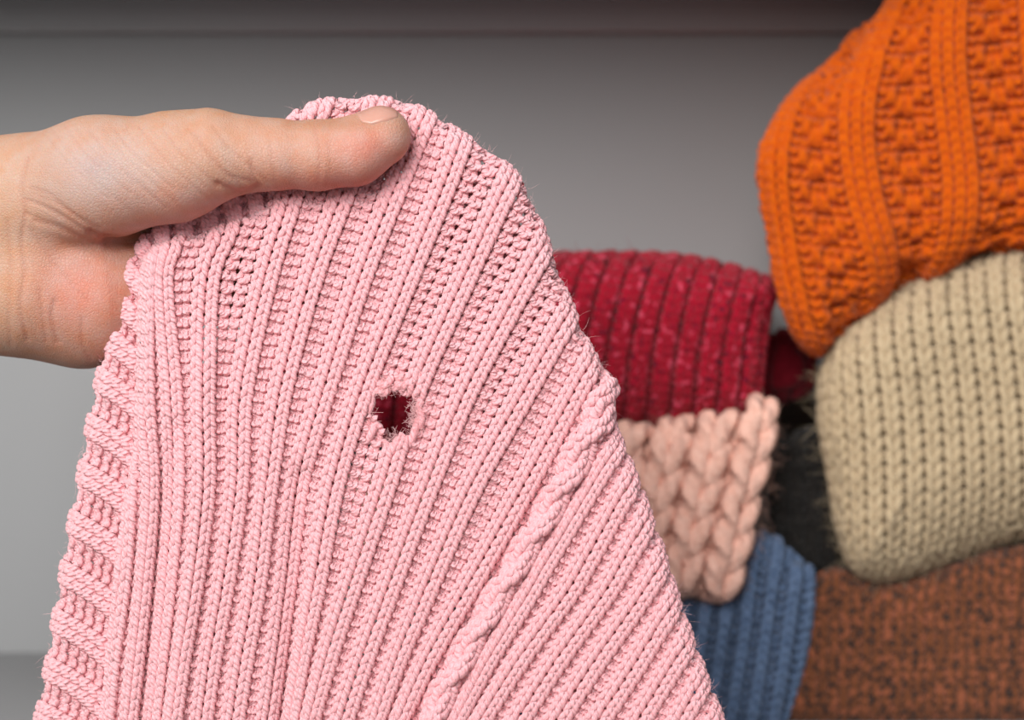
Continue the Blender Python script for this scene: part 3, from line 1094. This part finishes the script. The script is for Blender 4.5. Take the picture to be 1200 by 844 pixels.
paint(0.9 * blob(-20, 290, 70, 200), (222, 176, 146))
paint(0.85 * blob(120, 205, 75, 48), (214, 188, 180))
paint(0.30 * blob(110, 195, 22, 14), (190, 168, 170))
paint(0.85 * blob(95, 340, 60, 60), (236, 156, 138))
paint(0.75 * blob(215, 240, 70, 25), (230, 172, 156))
paint(0.9 * blob(430, 178, 55, 36), (232, 158, 142))
paint(0.6 * blob(330, 190, 50, 40), (228, 170, 150))
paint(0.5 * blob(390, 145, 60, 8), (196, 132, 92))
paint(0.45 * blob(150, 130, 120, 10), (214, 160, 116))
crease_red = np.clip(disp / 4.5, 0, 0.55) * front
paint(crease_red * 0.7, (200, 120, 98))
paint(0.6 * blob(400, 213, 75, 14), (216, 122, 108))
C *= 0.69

m, nt, bs, N, L = new_mat('skin')
at = N.new('ShaderNodeAttribute'); at.attribute_name = 'skin'
tc = N.new('ShaderNodeTexCoord')
mp = N.new('ShaderNodeMapping'); mp.inputs['Rotation'].default_value = (0, 0.75, 0); mp.inputs['Scale'].default_value = (1.0, 0.6, 0.32)
L.new(tc.outputs['Object'], mp.inputs[0])
n1 = N.new('ShaderNodeTexNoise'); n1.inputs['Scale'].default_value = 1500; n1.inputs['Detail'].default_value = 4; n1.inputs['Roughness'].default_value = 0.6
L.new(mp.outputs[0], n1.inputs['Vector'])
vo = N.new('ShaderNodeTexVoronoi'); vo.feature = 'DISTANCE_TO_EDGE'; vo.inputs['Scale'].default_value = 900
L.new(tc.outputs['Object'], vo.inputs['Vector'])
vr = N.new('ShaderNodeMapRange'); vr.inputs[2].default_value = 0.15
L.new(vo.outputs[0], vr.inputs[0])
sm = N.new('ShaderNodeMath'); sm.operation = 'MULTIPLY_ADD'; sm.inputs[1].default_value = 0.6
L.new(vr.outputs[0], sm.inputs[0]); L.new(n1.outputs[0], sm.inputs[2])
bp = N.new('ShaderNodeBump'); bp.inputs['Strength'].default_value = 0.45; bp.inputs['Distance'].default_value = 0.0005
L.new(sm.outputs[0], bp.inputs['Height']); L.new(bp.outputs[0], bs.inputs['Normal'])
n2 = N.new('ShaderNodeTexNoise'); n2.inputs['Scale'].default_value = 130; n2.inputs['Detail'].default_value = 3
L.new(tc.outputs['Object'], n2.inputs['Vector'])
hs = N.new('ShaderNodeHueSaturation')
r2 = N.new('ShaderNodeMapRange'); r2.inputs[1].default_value = 0.3; r2.inputs[2].default_value = 0.7; r2.inputs[3].default_value = 0.88; r2.inputs[4].default_value = 1.12
L.new(n2.outputs[0], r2.inputs[0]); L.new(r2.outputs[0], hs.inputs['Saturation'])
L.new(at.outputs['Color'], hs.inputs['Color'])
L.new(hs.outputs[0], bs.inputs['Base Color'])
bs.inputs['Roughness'].default_value = 0.52
bs.inputs['Specular IOR Level'].default_value = 0.35
bs.inputs['Subsurface Weight'].default_value = 0.35
bs.inputs['Subsurface Radius'].default_value = (1.0, 0.35, 0.2)
bs.inputs['Subsurface Scale'].default_value = 0.0035
M_SKIN = m

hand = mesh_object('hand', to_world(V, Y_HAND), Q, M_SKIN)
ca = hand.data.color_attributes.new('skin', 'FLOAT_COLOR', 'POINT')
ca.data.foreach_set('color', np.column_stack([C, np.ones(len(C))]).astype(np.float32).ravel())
tag(hand, 'bare hand and wrist with thumb pressed on the pink sweater', 'hand')

# thumb nail, seen from its edge
m, nt, bs, N, L = new_mat('nail')
n2 = N.new('ShaderNodeTexNoise'); n2.inputs['Scale'].default_value = 160
tc = N.new('ShaderNodeTexCoord'); L.new(tc.outputs['Object'], n2.inputs['Vector'])
mx = N.new('ShaderNodeMix'); mx.data_type = 'RGBA'; mx.inputs[6].default_value = lin(188, 136, 120); mx.inputs[7].default_value = lin(198, 150, 134)
L.new(n2.outputs[0], mx.inputs[0]); L.new(mx.outputs[2], bs.inputs['Base Color'])
bs.inputs['Roughness'].default_value = 0.3
bs.inputs['Subsurface Weight'].default_value = 0.2
bs.inputs['Subsurface Radius'].default_value = (1.0, 0.4, 0.25)
bs.inputs['Subsurface Scale'].default_value = 0.002
a0, a1 = np.array((430, 172, 22.0)), np.array((475, 158, 22.0))
axd = (a1 - a0) / np.linalg.norm(a1 - a0)
e1 = np.array((axd[1], -axd[0], 0.0))
if e1[1] > 0:
    e1 = -e1
e2 = np.array((0, 0, 1.0))
na, nb = 20, 18
rows_ = []
for thick in (0.9, -2.5):
    grid = []
    for i in range(na):
        a = i / (na - 1)
        half = math.radians(54) * (1 - 0.25 * max(0, (a - 0.6) / 0.4) ** 2) * (0.80 + 0.2 * min(1, a * 4))
        for jx in range(nb):
            w = -1 + 2 * jx / (nb - 1)
            aa = a * (1 - 0.10 * w * w) + 0.05 * w * w
            dr = math.cos(half * w) * e1 + math.sin(half * w) * e2
            o_ = a0 + (a1 - a0) * aa
            tt = 20.0
            for _ in range(40):
                tt += float(hand_sdf((o_ + dr * tt)[None].astype(np.float32))[0]) * -1.0 if False else max(0.05, -float(hand_sdf((o_ + dr * tt)[None].astype(np.float32))[0]))
                if -float(hand_sdf((o_ + dr * tt)[None].astype(np.float32))[0]) < 0.05:
                    break
            tk = thick if abs(w) < 0.98 else min(thick, 0.2)
            grid.append(o_ + dr * (tt + tk))
    rows_.append(np.array(grid))
Vn = np.vstack(rows_)
Qn = []
for lay in (0, 1):
    b = lay * na * nb
    for i in range(na - 1):
        for jx in range(nb - 1):
            q = [b + i * nb + jx, b + i * nb + jx + 1, b + (i + 1) * nb + jx + 1, b + (i + 1) * nb + jx]
            Qn.append(q if lay == 0 else q[::-1])
ring = [jx for jx in range(nb)] + [i * nb + nb - 1 for i in range(1, na)] + [(na - 1) * nb + jx for jx in range(nb - 2, -1, -1)] + [i * nb for i in range(na - 2, 0, -1)]
for a, b in zip(ring, ring[1:] + ring[:1]):
    Qn.append([a, a + na * nb, b + na * nb, b])
nail = mesh_object('thumb_nail', to_world(Vn, Y_HAND), Qn, m, hand)
nail['label'] = 'short unpolished thumb nail'

# ------------------------------------------------------------------ put each empty at the base of its thing
from mathutils import Matrix, Vector
for o in list(bpy.data.objects):
    if o.type == 'EMPTY' and o.children:
        lo_ = np.full(3, 1e9)
        hi_ = -lo_
        for c_ in o.children:
            a_ = np.empty(len(c_.data.vertices) * 3, np.float32)
            c_.data.vertices.foreach_get('co', a_)
            a_ = a_.reshape(-1, 3)
            lo_ = np.minimum(lo_, a_.min(0))
            hi_ = np.maximum(hi_, a_.max(0))
        v_ = Vector(((lo_[0] + hi_[0]) / 2, (lo_[1] + hi_[1]) / 2, lo_[2]))
        o.location = v_
        for c_ in o.children:
            c_.matrix_parent_inverse = Matrix.Translation(-v_)
